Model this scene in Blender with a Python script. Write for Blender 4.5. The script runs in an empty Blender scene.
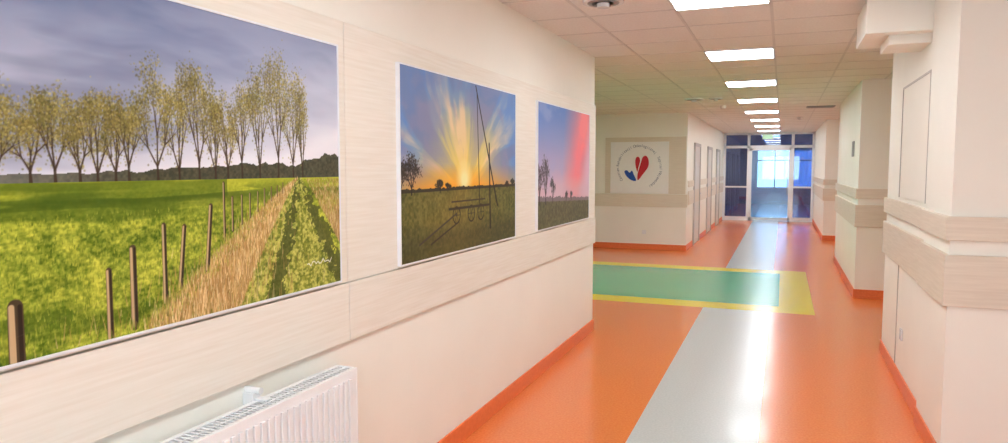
import bpy, bmesh, math, random
import numpy as np
from mathutils import Vector, Matrix
random.seed(3); np.random.seed(3)
S=bpy.context.scene
S.view_settings.view_transform='Standard'
S.view_settings.look='None'
COL=S.collection
H=1.6; CZ=2.66
XL=-1.71; XR=.84

def lin(c):
    return tuple(((v/255)/12.92 if v/255<=.04045 else ((v/255+.055)/1.055)**2.4) for v in c)+(1.0,)

# ---------------------------------------------------------------- materials
def pmat(name,c,rough=.5,c2=None,scale=(5,5,5),nscale=1.0,detail=4,bump=0,metal=0,coat=0,spec=.5,lo=.35,hi=.65):
    m=bpy.data.materials.new(name); m.use_nodes=True
    nt=m.node_tree; b=nt.nodes['Principled BSDF']
    b.inputs['Base Color'].default_value=lin(c)
    b.inputs['Roughness'].default_value=rough
    b.inputs['Metallic'].default_value=metal
    b.inputs['Coat Weight'].default_value=coat
    b.inputs['Coat Roughness'].default_value=.12
    b.inputs['Specular IOR Level'].default_value=spec
    tc=nt.nodes.new('ShaderNodeTexCoord'); mp=nt.nodes.new('ShaderNodeMapping')
    mp.inputs['Scale'].default_value=scale
    nt.links.new(tc.outputs['Object'],mp.inputs['Vector'])
    n=nt.nodes.new('ShaderNodeTexNoise'); n.inputs['Scale'].default_value=nscale; n.inputs['Detail'].default_value=detail
    nt.links.new(mp.outputs['Vector'],n.inputs['Vector'])
    if c2 is None: c2=tuple(max(0,v-5) for v in c)
    r=nt.nodes.new('ShaderNodeValToRGB')
    r.color_ramp.elements[0].position=lo; r.color_ramp.elements[1].position=hi
    r.color_ramp.elements[0].color=lin(c2); r.color_ramp.elements[1].color=lin(c)
    nt.links.new(n.outputs['Fac'],r.inputs['Fac']); nt.links.new(r.outputs['Color'],b.inputs['Base Color'])
    if bump:
        bp=nt.nodes.new('ShaderNodeBump'); bp.inputs['Strength'].default_value=bump; bp.inputs['Distance'].default_value=.002
        nt.links.new(n.outputs['Fac'],bp.inputs['Height']); nt.links.new(bp.outputs['Normal'],b.inputs['Normal'])
    return m
def emat(name,c,s):
    m=bpy.data.materials.new(name); m.use_nodes=True; nt=m.node_tree
    b=nt.nodes['Principled BSDF']; b.inputs['Base Color'].default_value=lin((240,240,240))
    b.inputs['Emission Color'].default_value=lin(c); b.inputs['Emission Strength'].default_value=s
    return m
def glassmat(name,tint,gl=.12):
    m=bpy.data.materials.new(name); m.use_nodes=True; nt=m.node_tree
    for n in list(nt.nodes):
        if n.type!='OUTPUT_MATERIAL': nt.nodes.remove(n)
    o=[n for n in nt.nodes][0]
    t=nt.nodes.new('ShaderNodeBsdfTransparent'); t.inputs['Color'].default_value=lin(tint)
    g=nt.nodes.new('ShaderNodeBsdfGlossy'); g.inputs['Roughness'].default_value=.02
    mx=nt.nodes.new('ShaderNodeMixShader'); mx.inputs[0].default_value=gl
    nt.links.new(t.outputs[0],mx.inputs[1]); nt.links.new(g.outputs[0],mx.inputs[2]); nt.links.new(mx.outputs[0],o.inputs['Surface'])
    return m

M_wall=pmat('cream_wall_paint',(250,248,237),.6,(248,246,235),nscale=.6,spec=.3)
M_wall2=pmat('far_room_wall_dim_tone',(196,214,232),.6,(186,206,226),nscale=2)  # grey-blue stands for the unlit lobby, its dimness put into the wall colour
M_panel=pmat('whitewashed_wood_laminate',(243,238,226),.5,(235,228,213),scale=(2,2.2,60),nscale=1.4,detail=7,lo=.3,hi=.65)
M_rail=pmat('beech_guard_laminate',(235,225,207),.45,(227,216,197),scale=(3,3,60),nscale=1.4,detail=6)
M_orange=pmat('orange_vinyl',(241,136,66),.27,(233,122,54),nscale=70,detail=3,coat=.36,scale=(1,1,1))
M_obase=pmat('orange_cove_skirting',(240,128,72),.4,(233,118,62),nscale=40,scale=(1,1,1))
M_white=pmat('grey_white_vinyl',(206,210,208),.3,(194,199,197),nscale=70,detail=3,coat=.22,scale=(1,1,1))
M_green=pmat('green_vinyl',(88,188,142),.27,(78,179,132),nscale=70,detail=3,coat=.36,scale=(1,1,1))
M_yellow=pmat('yellow_vinyl',(247,222,30),.27,(241,210,22),nscale=70,detail=3,coat=.36,scale=(1,1,1))
M_blue=pmat('vinyl_window_reflection',(178,222,240),.2,(166,212,232),nscale=40,coat=.4,scale=(1,1,1))  # lobby floor, window reflection painted in as pale blue
M_ceil=pmat('mineral_ceiling_tile',(237,234,228),.8,(230,226,219),nscale=60,scale=(1,1,1))
M_tbar=pmat('ceiling_t_bar',(217,213,207),.5,nscale=3)
M_met=pmat('white_enamel',(246,246,246),.25,(243,243,243),nscale=3)
M_alu=pmat('white_aluminium',(242,245,247),.35,(238,241,244),nscale=3)
M_dark=pmat('dark_plastic',(50,50,55),.5)
M_grey=pmat('grey_plastic',(150,148,146),.5)
M_door=pmat('door_laminate',(232,228,218),.4,(227,222,211),nscale=4)
M_frame=pmat('door_frame_paint',(192,186,178),.4)
M_steel=pmat('brushed_steel',(190,190,192),.3,metal=1)
M_light=emat('led_diffuser',(241,247,252),21.0)
M_exit=emat('exit_sign_green',(40,190,110),.8)
M_glass=glassmat('clear_glass',(238,246,251),.08)
M_pane=glassmat('daylight_dimming_glass',(165,190,212),.08)  # tint added to dim the overbright daylight in the lobby window
M_glassd=glassmat('tinted_glass',(134,160,196),.14)
M_red=pmat('logo_red',(206,32,50),.5,nscale=3)
M_bl=pmat('logo_blue',(38,82,180),.5,nscale=3)
M_ink=pmat('logo_ink',(130,136,160),.5)
M_paper=pmat('poster_paper',(250,249,247),.4,(248,247,245),nscale=3)

# ---------------------------------------------------------------- mesh helpers
def boxes(name,lst,mats,bevel=0,parent=None):
    """lst of (x0,x1,y0,y1,z0,z1[,matindex])"""
    bm=bmesh.new()
    cx=(min(b[0] for b in lst)+max(b[1] for b in lst))/2; cy=(min(b[2] for b in lst)+max(b[3] for b in lst))/2; cz=min(b[4] for b in lst)
    for b in lst:
        mi=b[6] if len(b)>6 else 0
        vs=[bm.verts.new((x-cx,y-cy,z-cz)) for z in (b[4],b[5]) for y in (b[2],b[3]) for x in (b[0],b[1])]
        for f in ((0,2,3,1),(4,5,7,6),(0,1,5,4),(2,6,7,3),(0,4,6,2),(1,3,7,5)):
            fc=bm.faces.new([vs[i] for i in f]); fc.material_index=mi
    me=bpy.data.meshes.new(name); bm.to_mesh(me); bm.free()
    for m in (mats if isinstance(mats,(list,tuple)) else [mats]): me.materials.append(m)
    o=bpy.data.objects.new(name,me); COL.objects.link(o); o.location=(cx,cy,cz)
    if bevel:
        md=o.modifiers.new('bevel','BEVEL'); md.width=bevel; md.segments=2; md.limit_method='ANGLE'
    if parent:
        o.parent=parent; o.matrix_parent_inverse=parent.matrix_basis.inverted()
    return o
def cyl(name,c,r,h,mat,axis='Z',parent=None,r2=None,seg=32):
    bm=bmesh.new()
    bmesh.ops.create_cone(bm,cap_ends=True,segments=seg,radius1=r,radius2=r if r2 is None else r2,depth=h)
    if axis=='X': bmesh.ops.rotate(bm,matrix=Matrix.Rotation(math.pi/2,3,'Y'),verts=bm.verts)
    if axis=='Y': bmesh.ops.rotate(bm,matrix=Matrix.Rotation(math.pi/2,3,'X'),verts=bm.verts)
    me=bpy.data.meshes.new(name); bm.to_mesh(me); bm.free(); me.materials.append(mat)
    o=bpy.data.objects.new(name,me); COL.objects.link(o); o.location=c
    if parent:
        o.parent=parent; o.matrix_parent_inverse=parent.matrix_basis.inverted()
    return o

# ---------------------------------------------------------------- floor (one mesh, zones by material)
xs=[-8,-.81,-.09,0,.37,2.1]; ys=[-3,8.25,8.62,11.32,11.68,22.6,33.2]
def zone(x,y):
    if y>22.6: return 4
    if x<.37 and 8.25<y<11.68:
        if 8.62<y<11.32 and x<0: return 2
        return 3
    if -.81<x<-.09: return 1
    return 0
bm=bmesh.new()
vv={}
for i,x in enumerate(xs):
    for j,y in enumerate(ys): vv[i,j]=bm.verts.new((x,y,0))
for i in range(len(xs)-1):
    for j in range(len(ys)-1):
        f=bm.faces.new((vv[i,j],vv[i+1,j],vv[i+1,j+1],vv[i,j+1])); f.material_index=zone((xs[i]+xs[i+1])/2,(ys[j]+ys[j+1])/2)
me=bpy.data.meshes.new('floor'); bm.to_mesh(me); bm.free()
for m in (M_orange,M_white,M_green,M_yellow,M_blue): me.materials.append(m)
COL.objects.link(bpy.data.objects.new('floor',me))

# ---------------------------------------------------------------- ceiling
boxes('ceiling',[(-8.2,2.1,-3.2,33.2,CZ,CZ+.1)],M_ceil)
bars=[]
x=-.1-.6*13
while x<1.9:
    bars.append((x-.010,x+.010,-3,22.6,CZ-.003,CZ+.001)); x+=.6
y=4.27-.6*12
while y<22.5:
    bars.append((-7.99,1.9,y-.010,y+.010,CZ-.003,CZ+.001)); y+=.6
boxes('trim_ceiling_grid',bars,M_tbar)

# ---------------------------------------------------------------- walls
boxes('wall_left',[(-1.91,XL,-3,6.67,0,CZ)],M_wall)
boxes('wall_side_near',[(-8,-1.91,6.47,6.67,0,CZ)],M_wall)
boxes('wall_side_end',[(-8.2,-8,6.47,14,0,CZ)],M_wall)
boxes('wall_side_far',[(-8,XL,13.8,14.0,0,CZ)],M_wall)
boxes('wall_left_far',[(-1.91,XL,14.0,22.6,0,CZ)],M_wall)
boxes('wall_back',[(-1.91,-1.3,-3.2,-3,0,CZ),(1.5,2.1,-3.2,-3,0,CZ),(-1.3,1.5,-3.2,-3,0,.8),(-1.3,1.5,-3.2,-3,2.4,CZ)],M_wall)
boxes('wall_right',[(1.9,2.1,-3,22.6,0,CZ)],M_wall)
boxes('wall_right_near',[(XR,1.9,4.23,6.79,0,CZ),(XR-.02,XR,4.23,4.95,0,CZ)],M_wall)
boxes('wall_right_mid',[(XR+.02,1.9,9.55,13.1,0,CZ)],M_wall)
boxes('wall_right_far',[(XR+.02,1.9,17.0,22.6,0,CZ)],M_wall)
boxes('wall_lobby_left',[(-2.8,-2.6,22.8,33,0,CZ)],M_wall2)
boxes('wall_lobby_right',[(1.9,2.1,22.8,33,0,CZ)],M_wall2)
boxes('wall_lobby_front',[(-2.8,-1.71,22.6,22.8,0,CZ),(.86,2.1,22.6,22.8,0,CZ)],M_wall)
boxes('wall_lobby_end',[(-2.8,-1.1,33,33.2,0,CZ),(1.25,2.1,33,33.2,0,CZ),(-1.1,1.25,33,33.2,0,.7),(-1.1,1.25,33,33.2,2.42,CZ)],M_wall2)
fr=[]
for x in (-1.1,-.36,.4,1.19): fr.append((x,x+.06,33.04,33.12,.7,2.42))
for z in (.7,1.9,2.36): fr.append((-1.04,1.19,33.04,33.12,z,z+.06))
w=boxes('window_1',fr,M_alu)
boxes('pane',[(-1.04,1.19,33.075,33.085,.74,2.38)],M_pane,parent=w)
fr=[]
for x in (-1.3,.07,1.44): fr.append((x,x+.06,-3.12,-3.04,.8,2.4))
for z in (.8,2.34): fr.append((-1.24,1.44,-3.12,-3.04,z,z+.06))
w=boxes('fill_window_back',fr,M_alu)  # unseen window added behind the camera to let in fill daylight
boxes('pane',[(-1.24,1.44,-3.085,-3.075,.86,2.34)],M_glass,parent=w)
def portal(name,loc,rot,sx,sy,par):
    l=bpy.data.lights.new(name,'AREA'); l.shape='RECTANGLE'; l.size=sx; l.size_y=sy; l.cycles.is_portal=True
    o=bpy.data.objects.new(name,l); COL.objects.link(o); o.location=loc; o.rotation_euler=rot
    o.parent=par; o.matrix_parent_inverse=par.matrix_basis.inverted()
portal('daylight_portal',(.1,-3.15,1.6),(math.radians(90),0,0),2.8,1.6,w)
portal('daylight_portal',(.07,33.15,1.56),(math.radians(-90),0,0),2.35,1.72,bpy.data.objects['window_1'])

# ---------------------------------------------------------------- skirting
bt=.012; bh=.11
def base(name,l): boxes('baseboard_'+name,[(a,b,c,d,0,bh) for a,b,c,d in l],M_obase,bevel=.004)
base('left',[(XL,XL+bt,-3,6.67),(-1.91,XL+bt,6.67,6.67+bt)])
base('side_near',[(-8,-1.91,6.67,6.67+bt)])
base('side_far',[(-8,XL+bt,13.8-bt,13.8)])
base('left_far',[(XL,XL+bt,13.8,14.85),(XL,XL+bt,16.0,17.55),(XL,XL+bt,18.7,20.0),(XL,XL+bt,21.1,22.5)])
base('right_near',[(XR-bt,XR,4.95,6.79),(XR-.02-bt,XR-.02,4.23-bt,4.95),(XR-.02-bt,1.9,4.23-bt,4.23),(XR-bt,1.9,6.79,6.79+bt)])
base('right_mid',[(XR+.02-bt,XR+.02,9.55,13.1),(XR+.02-bt,1.9,9.55-bt,9.55)])
base('right_far',[(XR+.02-bt,XR+.02,17,22.5),(XR+.02-bt,1.9,17-bt,17)])
base('right',[(1.9-bt,1.9,-3,4.2),(1.9-bt,1.9,6.82,9.5),(1.9-bt,1.9,13.1,16.97)])

# ---------------------------------------------------------------- guard rails
def rails(name,segs,t=.025):
    l=[]
    for ax,p,a,b,sg in segs:
        for z0,z1 in ((.88,1.15),(1.225,1.35)):
            lo,hi=(p,p+sg*t) if sg>0 else (p-t,p)
            if ax=='X': l.append((lo,hi,a,b,z0,z1))
            else: l.append((a,b,lo,hi,z0,z1))
    boxes(name,l,M_rail,bevel=.004)
t=.025
rails('trim_guard_rail_right_near',[('X',XR,4.98,6.79,-1),('X',XR-.02,4.23,4.95,-1),('Y',4.23,XR-.02-t,1.9,-1)])
rails('trim_guard_rail_right_mid',[('X',XR+.02,9.55,13.1,-1),('Y',9.55,XR+.02-t,1.9,-1)])
rails('trim_guard_rail_right_far',[('X',XR+.02,17,22.5,-1),('Y',17,XR+.02-t,1.9,-1)])
rails('trim_guard_rail_right_back',[('X',1.9,-3,4.2,-1),('X',1.9,6.8,9.52,-1),('X',1.9,13.1,16.97,-1)])
rails('trim_guard_rail_left_far',[('X',XL,14.0,14.8,1),('X',XL,16.05,17.5,1),('X',XL,18.75,19.95,1),('X',XL,21.15,22.5,1)])
boxes('trim_guard_rail_side_far',[(-8,XL+.02,13.78,13.8,.84,1.09),(-3.3,XL-.02,13.785,13.8,1.10,2.2)],M_rail,bevel=.003)
lst=[]
for a,b in ((-3,.1),(.104,2.478),(2.482,6.67)): lst+= [(XL,XL+.014,a,b,1.12,2.2),(XL,XL+.022,a,b,.87,1.117)]
boxes('trim_wood_cladding_left',lst,M_panel,bevel=.002)

# ---------------------------------------------------------------- painting (vertex colour grids)
class P:
    def __init__(s,W,Hh):
        s.W,s.H=W,Hh; s.a=np.zeros((Hh,W,3)); s.S,s.T=np.meshgrid((np.arange(W)+.5)/W,(np.arange(Hh)+.5)/Hh)
    def noise(s,fx,fy,seed,oct=1,X=None,Y=None):
        X=s.S if X is None else X; Y=s.T if Y is None else Y
        out=0;amp=1;tot=0
        for o in range(oct):
            r=np.random.RandomState(seed+o*17).rand(64,64)
            x=X*fx*2**o; y=Y*fy*2**o
            xi=np.floor(x).astype(int); yi=np.floor(y).astype(int); fx_=x-xi; fy_=y-yi
            fx_=fx_*fx_*(3-2*fx_); fy_=fy_*fy_*(3-2*fy_)
            g=lambda i,j: r[(yi+j)%64,(xi+i)%64]
            out=out+amp*((g(0,0)*(1-fx_)+g(1,0)*fx_)*(1-fy_)+(g(0,1)*(1-fx_)+g(1,1)*fx_)*fy_); tot+=amp; amp*=.5
        return out/tot
    def mix(s,mask,c):
        m=np.clip(mask,0,1)[...,None]; s.a=s.a*(1-m)+np.array(c)*m
    def win(s,x0,x1,y0,y1):
        return slice(max(0,int(y0)),min(s.H,int(y1)+2)),slice(max(0,int(x0)),min(s.W,int(x1)+2))
    def disc(s,x,y,r,c,al=1):
        sy,sx=s.win(x-r-1,x+r+1,y-r-1,y+r+1)
        if sy.start>=sy.stop or sx.start>=sx.stop: return
        yy,xx=np.mgrid[sy,sx]; d=np.hypot(xx-x,yy-y); m=(np.clip(r+.5-d,0,1)*al)[...,None]
        s.a[sy,sx]=s.a[sy,sx]*(1-m)+np.array(c)*m
    def line(s,x0,y0,x1,y1,w0,w1,c,al=1):
        w=max(w0,w1)
        sy,sx=s.win(min(x0,x1)-w-1,max(x0,x1)+w+1,min(y0,y1)-w-1,max(y0,y1)+w+1)
        if sy.start>=sy.stop or sx.start>=sx.stop: return
        yy,xx=np.mgrid[sy,sx]; dx,dy=x1-x0,y1-y0; L=dx*dx+dy*dy+1e-9
        k=np.clip(((xx-x0)*dx+(yy-y0)*dy)/L,0,1); d=np.hypot(xx-x0-k*dx,yy-y0-k*dy); ww=w0+(w1-w0)*k
        m=(np.clip(ww+.5-d,0,1)*np.minimum(1,ww*2)*al)[...,None]
        s.a[sy,sx]=s.a[sy,sx]*(1-m)+np.array(c)*m
    def poly(s,pts):
        m=np.zeros(s.S.shape,bool); n=len(pts)
        for i in range(n):
            x0,y0=pts[i];x1,y1=pts[(i+1)%n]
            if y0==y1: continue
            c=((s.T>y0)!=(s.T>y1)) & (s.S<(x1-x0)*(s.T-y0)/(y1-y0)+x0); m^=c
        return m.astype(float)
    def to_obj(s,name,org,ux,uz,mat):
        W,Hh=s.W,s.H
        gx,gy=np.meshgrid(np.linspace(0,1,W),np.linspace(0,1,Hh))
        co=np.array(org)[None,None]+gx[...,None]*np.array(ux)+gy[...,None]*np.array(uz)
        me=bpy.data.meshes.new(name); idx=np.arange(W*Hh).reshape(Hh,W)
        q=np.stack([idx[:-1,:-1],idx[:-1,1:],idx[1:,1:],idx[1:,:-1]],-1).reshape(-1,4)
        me.vertices.add(W*Hh); me.vertices.foreach_set('co',co.reshape(-1).astype(np.float32))
        me.loops.add(q.size); me.loops.foreach_set('vertex_index',q.reshape(-1).astype(np.int32))
        me.polygons.add(len(q)); me.polygons.foreach_set('loop_start',(np.arange(len(q))*4).astype(np.int32))
        me.update(calc_edges=True)
        c=np.clip(s.a,0,1); c=np.where(c<=.04045,c/12.92,((c+.055)/1.055)**2.4)
        c=np.concatenate([c,np.ones(c.shape[:2]+(1,))],-1)
        at=me.color_attributes.new('paint','FLOAT_COLOR','POINT'); at.data.foreach_set('color',c.reshape(-1).astype(np.float32))
        me.materials.append(mat); me.validate()
        o=bpy.data.objects.new(name,me); COL.objects.link(o); return o
M_print=bpy.data.materials.new('photo_print'); M_print.use_nodes=True
nt=M_print.node_tree; b=nt.nodes['Principled BSDF']; b.inputs['Roughness'].default_value=.4; b.inputs['Specular IOR Level'].default_value=.15
at=nt.nodes.new('ShaderNodeAttribute'); at.attribute_name='paint'; nt.links.new(at.outputs['Color'],b.inputs['Base Color'])
C=lambda *c: np.array(c)/255.

def tree(p,cx,base,top,wd,cols,bark,n=420,seed=0,airy=.55,trunk=.17):
    """open-crowned willow: recursive forking branches with small leaf flecks round the twigs"""
    r=random.Random(seed); W,Hh=p.W,p.H
    x=cx*W; y0=base*Hh; h=(top-base)*Hh; w=wd*W
    tips=[]; segs=[]
    def grow(px,py,ang,ln,wdt,dep):
        ex=px+math.sin(ang)*ln; ey=py+math.cos(ang)*ln
        segs.append((px,py,ex,ey,wdt,dep))
        if dep>=1: tips.append((px*.5+ex*.5,py*.5+ey*.5,dep)); tips.append((ex,ey,dep))
        if dep<5:
            for k in range(3 if dep<2 else 2):
                sp=(.58,.42,.4,.4,.4)[dep]
                a=ang*.85+ (k-(1 if dep<2 else .5))*sp*(1 if dep<2 else 1.5)+r.uniform(-.22,.22)
                grow(ex,ey,a,(.17 if dep==0 else ln)*r.uniform(.62,.95)*(1.15 if dep==0 else 1),max(.3,wdt*.62),dep+1)
    grow(0,0,r.uniform(-.06,.06),trunk,2.2 if w>30 else 1.2,0)
    mxh=max(s[3] for s in segs); mxw=max(abs(s[2]) for s in segs)
    fx=w*.5/mxw*1.05; fy=h/mxh
    def leaves(m):
        for i in range(m):
            bx,by,dp=r.choice(tips); sx_=w*.055; sy_=h*.04
            c=r.choice(cols); k=r.uniform(.62,1.08)*(1.0 if bx>-.02 else .86)
            p.disc(x+bx*fx+r.gauss(0,sx_),y0+by*fy+r.gauss(0,sy_),r.uniform(.5,1.7),c*k,airy)
    leaves(int(n*.6))
    for (a,b,c,d,wt,dp) in segs:
        p.line(x+a*fx,y0+b*fy,x+c*fx,y0+d*fy,wt,wt*.7,bark,.92 if dp<3 else .6)
    leaves(int(n*.4))

# picture 1: meadow with willows, fence posts and farm track
p=P(700,432)
T,Sx=p.T,p.S
k=np.clip((T-.45)/.55,0,1)
wv=(p.noise(3,3,2,3)-.5)*.12
n=p.noise(1.6,3.5,5,5,X=Sx+wv,Y=T+wv)
sky_top=C(106,122,162); sky_lo=C(236,236,242)
kk=np.clip(k*.95+.06+(n-.5)*.75+(.3-Sx)*.4,0,1)[...,None]
p.a=sky_lo*(1-kk)+sky_top*kk
p.mix(np.clip((p.noise(2.2,6,14,5,X=Sx+wv,Y=T+wv)-.5)*4.0,0,.55)*np.clip(1.35-k,0,1),C(208,212,228))
p.mix(np.clip((p.noise(1.7,5,77,5,X=Sx+wv,Y=T+wv)-.5)*4,0,.5)*np.clip(1.2-Sx,0,1),C(96,108,142))
hz=.45
prof=.016+.016*p.noise(34,1,9,3,Y=T*0)+.03*np.clip((Sx-.35)*3,0,1)*(.6+.6*p.noise(50,1,19,3,Y=T*0))+.045*np.clip((Sx-.83)*9,0,1)*(.7+.4*p.noise(60,1,29,3,Y=T*0))
tx=p.noise(170,110,12,2)
fc=(C(48,50,38)*(1-tx[...,None])+C(92,90,64)*tx[...,None])
fm=((T<hz+prof)&(T>hz-.02)).astype(float)*np.clip(.55+Sx,0,.95)
p.a=p.a*(1-fm[...,None])+fc*fm[...,None]
cols=[C(196,178,90),C(170,156,80),C(222,206,122),C(134,122,66),C(184,168,94),C(150,148,72)]
bark=C(66,52,40)
for i,(cx,tp,wd) in enumerate([(.055,.66,.13),(-.01,.69,.14),(.185,.66,.11),(.13,.71,.14),(.225,.70,.11),(.268,.655,.08),(.30,.70,.105),(.335,.66,.08),(.362,.70,.09),(.475,.77,.08),(.425,.82,.14),(.525,.82,.11),(.568,.80,.09),(.603,.745,.07),(.645,.78,.08),(.70,.85,.10),(.815,.86,.10),(.762,.91,.14),(.85,.79,.06)]):
    tree(p,cx,hz-.008,tp,wd,cols,bark,n=int(1150*wd/.08),seed=i*3+1,airy=.46,trunk=.06+.03*(i%3))
g=T<hz
d=np.clip(hz-T,0.0001,1)
n1=p.noise(40,1,21,3,X=(Sx-.8)/(d+.12)*.25+3,Y=6/(d+.1)*1.0)
n2=p.noise(170,120,33,3); nb=p.noise(24,18,35,3)
base_=np.clip((n1*.35+n2*.8+nb*.7-.46)*1.2,0,1)[...,None]
fg=C(64,92,16)*(1-base_)+C(218,220,84)*base_
far=C(190,196,58)
kf=np.clip(1-d/.15,0,1)[...,None]; fg=fg*(1-kf*.8)+far*kf*.8
gm=g[...,None]; p.a=np.where(gm,fg,p.a)
sh=p.noise(4,46,44,2)
p.mix(g*np.clip((sh-.48)*8,0,.7)*np.clip(1-np.abs(d-.055)/.055,0,1),C(66,90,24))
p.mix(g*np.clip((p.noise(3,16,61,3)-.48)*5,0,.55)*(Sx<.6),C(60,86,18))
edge=(p.noise(80,70,71,3)-.5)*.07
def pm(pts,c,al=1,en=1):
    s0,t0=p.S,p.T; p.S=s0+edge*en; p.T=t0+edge*.4*en; m=p.poly(pts); p.S,p.T=s0,t0; p.mix(m*al*(T<hz),c)
TR=[(.825,.45),(.77,.34),(.66,.12),(.56,-.1),(1.3,-.1),(1.0,.0),(.98,.1),(.88,.36),(.845,.45)]
pm(TR,C(146,152,58),1,.6)
mt=p.poly(TR); uu=(Sx-.832)/(hz+.02-T+1e-3)
stk=p.noise(26,30,91,3,X=np.clip(uu,-3,3)+4)
p.mix(mt*np.clip((stk-.5)*4,0,.6),C(214,208,108)); p.mix(mt*np.clip((.47-stk)*4,0,.5),C(96,112,38))
p.mix(mt*np.clip((n2-.55)*5,0,.6),C(224,220,120)); p.mix(mt*np.clip((.42-n2)*5,0,.5),C(80,96,34))
pm([(.828,.45),(.80,.34),(.705,-.02),(.765,-.02),(.815,.25),(.832,.40)],C(68,76,32),.75,.9)
pm([(.842,.45),(.865,.34),(.94,.12),(.985,-.02),(1.03,.02),(.95,.24),(.87,.39)],C(74,80,36),.75,.9)
r=random.Random(5)
gold=[C(208,170,106),C(236,204,146),C(180,138,80),C(140,108,56),C(250,228,174),C(200,154,94)]
def lerp(a,b,t): return a+(b-a)*t
for i in range(5600):
    f=r.random()**.75
    tt=lerp(.445,-.03,f); L=lerp(.826,.38,f**.9); Rr=lerp(.833,.62,f**.85)
    s=lerp(L,Rr,r.random()) if r.random()<.85 else r.gauss((L+Rr)/2,(Rr-L)*.55)
    hh=lerp(3,26,f)*r.uniform(.5,1.2)
    p.line(s*p.W,tt*p.H,s*p.W+r.uniform(-.25,.35)*hh,tt*p.H+hh,.6,.35,r.choice(gold)*r.uniform(.88,1.08),.8)
for i in range(2200):
    f=r.random(); tt=lerp(.44,.16,f); L=lerp(.86,1.0,f); s=lerp(L,1.02,r.random())
    hh=lerp(4,18,f)*r.uniform(.5,1.2)
    p.line(s*p.W,tt*p.H,s*p.W+r.uniform(-.3,.3)*hh,tt*p.H+hh,.55,.3,r.choice(gold)*r.uniform(.85,1.0),.75)
for i in range(6000):
    f=r.random(); tt=lerp(.36,-.03,f); s=r.random()
    if s>.42+.35*(1-f): continue
    hh=lerp(3,9,f)*r.uniform(.5,1.2)
    p.line(s*p.W,tt*p.H,s*p.W+r.uniform(-.3,.3)*hh,tt*p.H+hh,.5,.3,r.choice([C(104,136,30),C(216,216,88),C(54,80,16),C(176,182,58)]),.6)
posts=[(.15,.14,-.05,.0135),(.312,.195,.0,.0065),(.362,.25,.02,.0078),(.432,.31,.07,.0058),(.468,.30,.11,.0058),(.538,.36,.15,.0058),(.588,.435,.24,.0035),(.612,.385,.27,.003),(.640,.39,.29,.0025),(.665,.395,.31,.0025),(.69,.4,.33,.002),(.712,.41,.35,.002),(.735,.415,.365,.0018),(.755,.42,.38,.0015),(.775,.43,.39,.0015)]
for i,(s,t1,t0,w) in enumerate(posts):
    lean=(.014 if i in(4,5) else .001); W_=w*p.W
    p.line(s*p.W,t0*p.H,(s+lean)*p.W,t1*p.H,W_,W_*.9,C(82,66,48))
    p.line((s-.45*w)*p.W,t0*p.H,(s+lean-.45*w)*p.W,t1*p.H,W_*.4,W_*.35,C(204,176,134))
    p.line((s+.5*w)*p.W,t0*p.H,(s+lean+.5*w)*p.W,t1*p.H,W_*.25,W_*.25,C(50,40,32))
    for j in range(14 if i<7 else 0):
        x0=(s+r.uniform(-1.6,1.6)*w)*p.W; hh=r.uniform(6,16)
        p.line(x0,(t0-.01)*p.H,x0+r.uniform(-3,3),(t0-.01)*p.H+hh,.6,.3,r.choice([C(104,136,30),C(200,190,90),C(190,160,96)]),.8)
for (a,bb) in zip(posts[:-1],posts[1:]):
    for f in (.25,.6): p.line(a[0]*p.W,(a[2]+(a[1]-a[2])*f)*p.H,bb[0]*p.W,(bb[2]+(bb[1]-bb[2])*f)*p.H,.3,.3,C(130,116,88),.4)
px=.86*p.W
for i in range(14):
    x0=px+i*5; q=[3*math.sin(j*2.3)+2*math.sin(j*5.1) for j in (i,i+1)]
    p.line(x0,.1*p.H+q[0],x0+5,.1*p.H+q[1],.8,.8,C(248,248,240),.95)
p1=p
# picture 2: sunset behind a well sweep, cloud streaks fan out from the sun
p=P(460,290); T,Sx=p.T,p.S
wv=(p.noise(3,3,3,4)-.5)*.3; wv2=(p.noise(3,3,8,4)-.5)*.25
ax=(Sx-.47+wv*.4)*1.4; ay=(T-.33+wv2*.4); R=np.hypot(ax,ay); TH=np.arctan2(ay,ax)
st=p.noise(4.2,1.5,12,5,X=TH*.9+4+wv,Y=R+.3)
st2=p.noise(3.0,3.5,66,5,X=TH*.9+4,Y=R+.3+wv)
k=np.clip(R/.75,0,1)[...,None]
p.a=C(255,222,124)*(1-k)+C(108,148,206)*k
p.mix(np.clip(1-R/.55,0,1)**.8,C(255,224,104))
p.mix(np.clip((st-.5)*6,0,.6)*np.clip(R*1.8,0,1),C(124,132,172))
p.mix(np.clip((.47-st)*5,0,.7)*np.clip(R*2.4,0,1)*np.clip(1.5-R,0,1),C(255,222,176))
p.mix(np.clip((st2-.53)*6,0,.5)*np.clip(R*2.2-.2,0,1),C(150,146,178))
p.mix(np.clip((T-.82)*3,0,.4),C(92,130,194))
hz=.36
p.mix(np.clip(1-abs(T-hz-.02)/.13,0,1)*np.clip(1.2-abs(Sx-.42)*1.4,0,1)*.9,C(255,172,40))
p.mix(np.clip(1.3-np.hypot((Sx-.47)*1.6,T-hz-.06)/.10,0,1),C(255,246,180))
p.mix((T<hz+.015*p.noise(50,1,4,2)+.01).astype(float),C(58,54,44))
n2=p.noise(90,60,8,3)
gr=C(62,68,34)*(1-n2[...,None])+C(140,134,72)*n2[...,None]
p.a=np.where((T<hz)[...,None],gr,p.a)
p.mix((T<hz)*np.clip(1-abs(Sx-.4)/.4,0,1)*.3,C(200,156,66))
p.mix((T<hz)*np.clip((.2-T)*4,0,.4),C(54,52,40))
dk0=C(40,34,34)
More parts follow.
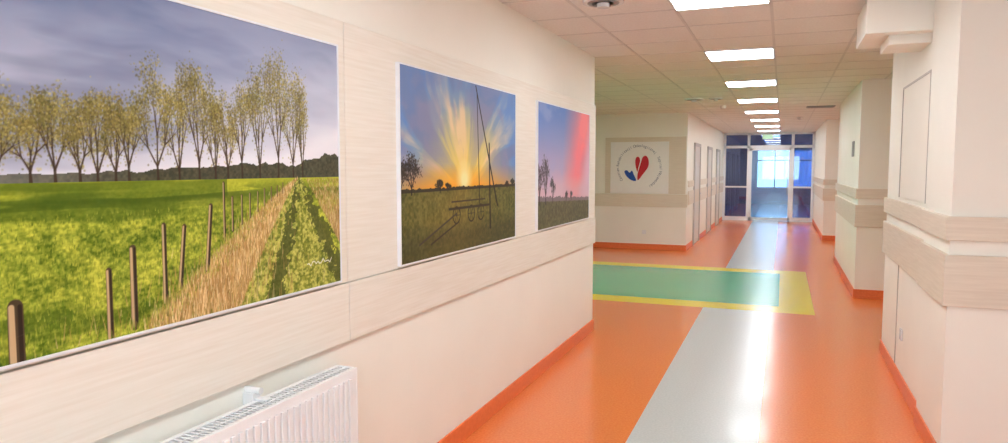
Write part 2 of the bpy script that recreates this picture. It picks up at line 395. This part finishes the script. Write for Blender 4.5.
for i,(cx,tp,wd) in enumerate([(.07,.56,.14),(.0,.5,.1),(.27,.42,.06),(.33,.4,.05),(.9,.4,.04),(.97,.41,.05)]):
    tree(p,cx,hz-.01,tp,wd,[C(62,54,48),C(78,66,54)],dk0,n=int(420*wd/.1),seed=50+i,airy=.7,trunk=.1)
dk=C(30,26,28); W,Hh=p.W,p.H
p.line(.61*W,.24*Hh,.585*W,.96*Hh,1.5,1.2,dk); p.line(.575*W,.985*Hh,.79*W,.24*Hh,1.6,2.6,dk)
p.line(.715*W,.10*Hh,.705*W,.64*Hh,3.0,2.4,dk)
# low cart and well casing in the grass
for cx in (.40,.53,.62):
    for q in range(24):
        a=q/24*6.283; p.line(cx*W+14*math.cos(a),.21*Hh+14*math.sin(a),cx*W+14*math.cos(a+.27),.21*Hh+14*math.sin(a+.27),1.2,1.2,C(44,38,36))
    for q in range(6):
        a=q/6*6.283; p.line(cx*W,.21*Hh,cx*W+13*math.cos(a),.21*Hh+13*math.sin(a),.6,.6,C(60,52,46))
p.line(.34*W,.25*Hh,.70*W,.25*Hh,2.2,2.2,C(56,48,42)); p.line(.36*W,.29*Hh,.66*W,.29*Hh,1.3,1.3,C(66,56,48))
p.line(.12*W,.08*Hh,.40*W,.22*Hh,1.6,1.6,C(72,66,58)); p.line(.2*W,.07*Hh,.42*W,.17*Hh,1.4,1.4,C(60,54,46))
p2=p
# picture 3: dusk with pink cloud column
p=P(300,192); T,Sx=p.T,p.S
k=np.clip((T-.25)/.75,0,1)[...,None]
p.a=C(238,196,206)*(1-k)+C(84,130,208)*k
n=p.noise(3,4,31,5)
p.mix(np.clip((n-.45)*4,0,.45),C(164,172,216))
xr=.52+.30*(T-.25)
p.mix(np.clip(1.15-abs(Sx-xr-.14)/(.17+.2*T),0,1)*(.7+.7*n),C(255,134,140))
p.mix(np.clip((Sx-xr-.24)/.12,0,1)*.6,C(246,196,212))
p.mix(np.clip((.42-T)*5,0,.6),C(220,196,208))
p.mix((T<.25+.03*p.noise(60,1,4,2)-.06*Sx).astype(float)*.8,C(108,102,108))
n2=p.noise(80,50,8,3); gr=C(68,72,56)*(1-n2[...,None])+C(132,128,88)*n2[...,None]
p.a=np.where((T<.225-.05*Sx)[...,None],gr,p.a)
for i,(cx,tp,wd) in enumerate([(.13,.58,.17),(.03,.52,.12),(.25,.4,.1),(.5,.29,.06),(.6,.28,.05)]):
    tree(p,cx,.2,tp,wd,[C(80,72,82),C(98,86,92)],C(62,52,58),n=int(200*wd/.1),seed=80+i,airy=.6,trunk=.1)
p3=p

def picture(p,y0,y1,z0=1.138,z1=2.087):
    e=bpy.data.objects.new('framed_landscape_photo',None); COL.objects.link(e); e.location=(XL+.014,(y0+y1)/2,z0)
    b_=.007
    bx=XL+.014
    for nm,l in (('backing_board',[(bx,bx+.014,y0,y1,z0,z1)]),
        ('frame_edge',[(bx,bx+.02,y0-b_,y0,z0-b_,z1+b_),(bx,bx+.02,y1,y1+b_,z0-b_,z1+b_),(bx,bx+.02,y0,y1,z0-b_,z0),(bx,bx+.02,y0,y1,z1,z1+b_)])):
        o=boxes(nm,l,M_alu); o.parent=e; o.location=o.location-e.location
    o=p.to_obj('print',(0.0165,-(y1-y0)/2,0),(0,y1-y0,0),(0,0,z1-z0),M_print); o.parent=e
picture(p1,.86,2.405); picture(p2,2.90,4.43); picture(p3,4.90,6.37)

# ---------------------------------------------------------------- logo poster
pe=bpy.data.objects.new('logo_poster',None); COL.objects.link(pe); pe.location=(-2.62,13.785,1.61)
def loc_child(o,loc=None):
    o.parent=pe
    if loc is None: o.location=o.location-pe.location
    else: o.location=loc
loc_child(boxes('board',[(-3.19,-2.05,13.765,13.785,1.1,2.11)],M_paper,bevel=.003))
def crom(pts,n=8):
    out=[];N=len(pts)
    for i in range(N):
        a,b,c,d=[Vector(pts[(i+k)%N]) for k in (-1,0,1,2)]
        for j in range(n):
            t=j/n; out.append(.5*((2*b)+(c-a)*t+(2*a-5*b+4*c-d)*t*t+(3*b-a-3*c+d)*t**3))
    return out
def shape(nm,pts,mat,y):
    bm=bmesh.new(); f=bm.faces.new([bm.verts.new((q[0]*.0185-.02,0,q[1]*.0185+.03)) for q in crom(pts)])
    r=bmesh.ops.extrude_face_region(bm,geom=[f]); bmesh.ops.translate(bm,vec=(0,-.003,0),verts=[v for v in r['geom'] if isinstance(v,bmesh.types.BMVert)])
    bmesh.ops.recalc_face_normals(bm,faces=bm.faces)
    me=bpy.data.meshes.new(nm); bm.to_mesh(me); bm.free(); me.materials.append(mat)
    o=bpy.data.objects.new(nm,me); COL.objects.link(o); loc_child(o,(0,y,0))
shape('red_heart_half',[(0,-15),(5,-9),(10.5,-1),(11,6),(8.5,10.5),(5,9.5),(3,4),(1,-3),(-.5,-9)],M_red,-.0205)
shape('red_heart_lobe',[(2,5),(1,9),(-1.5,9.5),(-3,6),(-2.6,0),(-.8,-6),(.3,-2)],M_red,-.0206)
shape('blue_heart_half',[(-2,-15.5),(-7,-15),(-12,-11),(-14.5,-6),(-12,-4.5),(-9,-7),(-6.5,-5),(-4.5,-9)],M_bl,-.0205)
word='Centrum Rehabilitacji Onkologicznej  Szpital Wojewodzki  '
for i,ch in enumerate(word):
    if ch==' ': continue
    a=math.radians(215-i*290/len(word)*1.0)
    cu=bpy.data.curves.new('letter','FONT'); cu.body=ch; cu.size=.075; cu.align_x='CENTER'; cu.extrude=.001
    cu.materials.append(M_ink)
    o=bpy.data.objects.new('letter',cu); COL.objects.link(o); o.parent=pe
    R=.40; o.location=(R*math.cos(a),-.0215,R*math.sin(a))
    o.rotation_euler=(Matrix.Rotation(-(a-math.pi/2),4,'Y')@Matrix.Rotation(math.pi/2,4,'X')).to_euler()

# ---------------------------------------------------------------- radiator
ry0,ry1,rz0,rz1=.75,2.34,.2,.8; xf=-1.565; xb=-1.665
L=[(xf-.012,xf,ry0,ry1,rz0,rz1),(xb,xb+.012,ry0,ry1,rz0,rz1)]
y=ry0+.03
while y<ry1-.03:
    L.append((xf,xf+.009,y,y+.016,rz0+.03,rz1-.03)); L.append((xf-.075,xf-.012,y+.008,y+.010,rz0+.04,rz1-.04)); y+=.0333
L.append((xb-.001,xf+.001,ry1-.004,ry1+.003,rz0+.01,rz1+.003)); L.append((xb-.001,xf+.001,ry0-.003,ry0+.004,rz0+.01,rz1+.003))
L.append((xb,xb+.016,ry0,ry1,rz1-.002,rz1+.004)); L.append((xf-.016,xf,ry0,ry1,rz1-.002,rz1+.004)); L.append((xb+.046,xb+.052,ry0,ry1,rz1-.002,rz1+.002))
y=ry0+.02
while y<ry1: L.append((xb+.01,xf-.01,y,y+.006,rz1-.003,rz1+.001)); y+=.02
rad=boxes('radiator',L,M_met,bevel=.002)
boxes('wall_bracket_1',[(XL,xb,1.86,1.9,.3,.83),(xb,xb+.05,1.865,1.895,.804,.812)],M_met,bevel=.003,parent=rad)
boxes('wall_bracket_2',[(XL,xb,1.1,1.14,.3,.83),(xb,xb+.05,1.105,1.135,.804,.812)],M_met,bevel=.003,parent=rad)
cyl('bracket_clip',(XL+.03,1.88,.835),.012,.07,M_met,'X',parent=rad)
cyl('pipe_1',(xb+.04,2.2,.1),.009,.2,M_met,parent=rad); cyl('pipe_2',(xb+.04,2.26,.1),.009,.2,M_met,parent=rad)

# ---------------------------------------------------------------- ceiling items
def lamp(x,y):
    boxes('ceiling_light_panel',[(x-.3,x+.3,y-.3,y-.285,CZ-.012,CZ,0),(x-.3,x+.3,y+.285,y+.3,CZ-.012,CZ,0),(x-.3,x-.285,y-.285,y+.285,CZ-.012,CZ,0),(x+.285,x+.3,y-.285,y+.285,CZ-.012,CZ,0),(x-.285,x+.285,y-.285,y+.285,CZ-.009,CZ,1)],[M_met,M_light])
for i in range(-3,8): lamp(-.4,4.57+2.4*i)
lamp(-3.4,10.0); lamp(-5.8,10.0); lamp(-.4,25.0); lamp(-.4,29.0)  # side corridor and lobby panels added to brighten those spaces
def vent(x,y,r,name='ceiling_vent'):
    o=cyl(name,(x,y,CZ-.008),r,.016,M_met,seg=40)
    for k in (.78,.5): cyl('ring_slot',(x,y,CZ-.0175),r*k,.003,M_grey if k>.6 else M_met,parent=o)
    cyl('core',(x,y,CZ-.03),r*.3,.03,M_met,parent=o)
vent(-1.09,4.45,.13); vent(-1.3,11.2,.14); vent(-.98,11.2,.1)
def smoke(x,y):
    o=cyl('smoke_detector',(x,y,CZ-.012),.055,.024,M_met)
    cyl('sensor_head',(x,y,CZ-.035),.04,.024,M_met,r2=.05,parent=o)
smoke(-.98,12.6); smoke(.3,16.0)
boxes('ceiling_speaker_grille',[(.35,.8,13.2,13.5,CZ-.012,CZ)]+[(.37,.78,13.22+.04*i,13.24+.04*i,CZ-.018,CZ-.012) for i in range(7)],M_grey)
boxes('trim_duct_boxing',[(.46,XR,5.0,5.62,2.44,CZ),(.60,XR,5.1,5.5,2.38,2.44)],M_wall,bevel=.004)
boxes('exit_sign',[(-.58,-.32,22.5,22.53,2.48,2.58,1),(-.60,-.30,22.53,22.55,2.46,2.60,0)],[M_met,M_exit])

# ---------------------------------------------------------------- glass doors at corridor end
Y0,Y1=22.62,22.69
F=[]
for x0,x1 in ((XL,XL+.07),(-1.02,-.94),(.22,.30),(.79,.86)): F.append((x0,x1,Y0,Y1,0,CZ))
F+= [(XL,.86,Y0,Y1,2.2,2.28),(XL,.86,Y0,Y1,CZ-.06,CZ)]
for x0,x1 in ((XL+.07,-1.02),(.30,.79)): F+= [(x0,x1,Y0,Y1,0,.12),(x0,x1,Y0+.01,Y1-.01,1.0,1.05)]
F+=[(-.94,-.88,Y0+.01,Y1-.01,.01,2.2),(.16,.22,Y0+.01,Y1-.01,.01,2.2),(-.94,.22,Y0+.01,Y1-.01,2.13,2.2),(-.94,.22,Y0+.01,Y1-.01,.01,.1)]
dd=boxes('door_1',F,M_alu)
boxes('side_glass',[(XL+.07,-1.02,Y0+.03,Y0+.036,.12,2.2),(.30,.79,Y0+.03,Y0+.036,.12,2.2),(XL+.07,.79,Y0+.03,Y0+.036,2.28,CZ-.06)],M_glassd,parent=dd)
boxes('door_glass',[(-.88,.16,Y0+.03,Y0+.036,.1,2.13)],M_glass,parent=dd)
cyl('door_pull',(.13,Y0-.03,1.05),.014,.5,M_steel,parent=dd)

# ---------------------------------------------------------------- side doors
def door(n,xw,y0,y1,sg):
    X=lambda a,b:(min(xw+sg*a,xw+sg*b),max(xw+sg*a,xw+sg*b))
    l=[]
    for a,b_,c,d in ((y0-.07,y0,0,2.12),(y1,y1+.07,0,2.12)): l.append(X(0,.03)+(a,b_,c,d,0))
    l.append(X(0,.03)+(y0-.07,y1+.07,2.05,2.12,0)); l.append(X(0,.012)+(y0,y1,0.005,2.05,1))
    l.append(X(.012,.014)+(y0+.02,y1-.02,.88,1.15,2))
    o=boxes('door_%d'%n,l,[M_frame,M_door,M_rail],bevel=.002)
    cyl('door_handle',(xw+sg*.05,y1-.1,1.05),.01,.12,M_steel,'Y',parent=o)
door(2,XL,14.95,15.9,1); door(3,XL,17.65,18.6,1); door(4,XL,20.1,21.0,1)
door(5,1.9,7.5,8.5,-1); door(6,1.9,14.4,15.4,-1); door(7,1.9,2.2,3.2,-1)
boxes('service_hatch',[(XR-.012,XR,4.98,6.05,1.38,2.2,0),(XR-.018,XR-.012,4.98,6.05,2.185,2.2,1),(XR-.018,XR-.012,4.98,4.995,1.38,2.185,1),(XR-.018,XR-.012,6.035,6.05,1.38,2.185,1)],[M_wall,M_frame],bevel=.002)
boxes('trim_wall_joint_right',[(XR-.006,XR,4.952,4.962,.11,.88),(XR-.006,XR,6.0,6.01,.11,.88)],M_frame)
def outlet(x0,x1,y0,y1,z,name='electrical_outlet'):
    boxes(name,[(x0,x1,y0,y1,z,z+.08,0)],[M_met],bevel=.003)
outlet(XR-.012,XR,5.7,5.78,.35)
outlet(-2.55,-2.47,13.788,13.8,.3)
boxes('wall_sign',[(XR+.005,XR+.02,10.2,10.42,1.75,1.95)],M_grey,bevel=.002)

# ---------------------------------------------------------------- world, camera
w=bpy.data.worlds.new('daylight'); S.world=w; w.use_nodes=True
bg=w.node_tree.nodes['Background']; bg.inputs[0].default_value=(.78,.89,1,1); bg.inputs[1].default_value=9.0
cam=bpy.data.cameras.new('cam'); co=bpy.data.objects.new('camera',cam); COL.objects.link(co)
cam.sensor_width=36; cam.lens=25.0; cam.clip_start=.05
co.location=(0,0,H); co.rotation_euler=(math.radians(90-4.37),0,math.radians(21.67))
S.camera=co
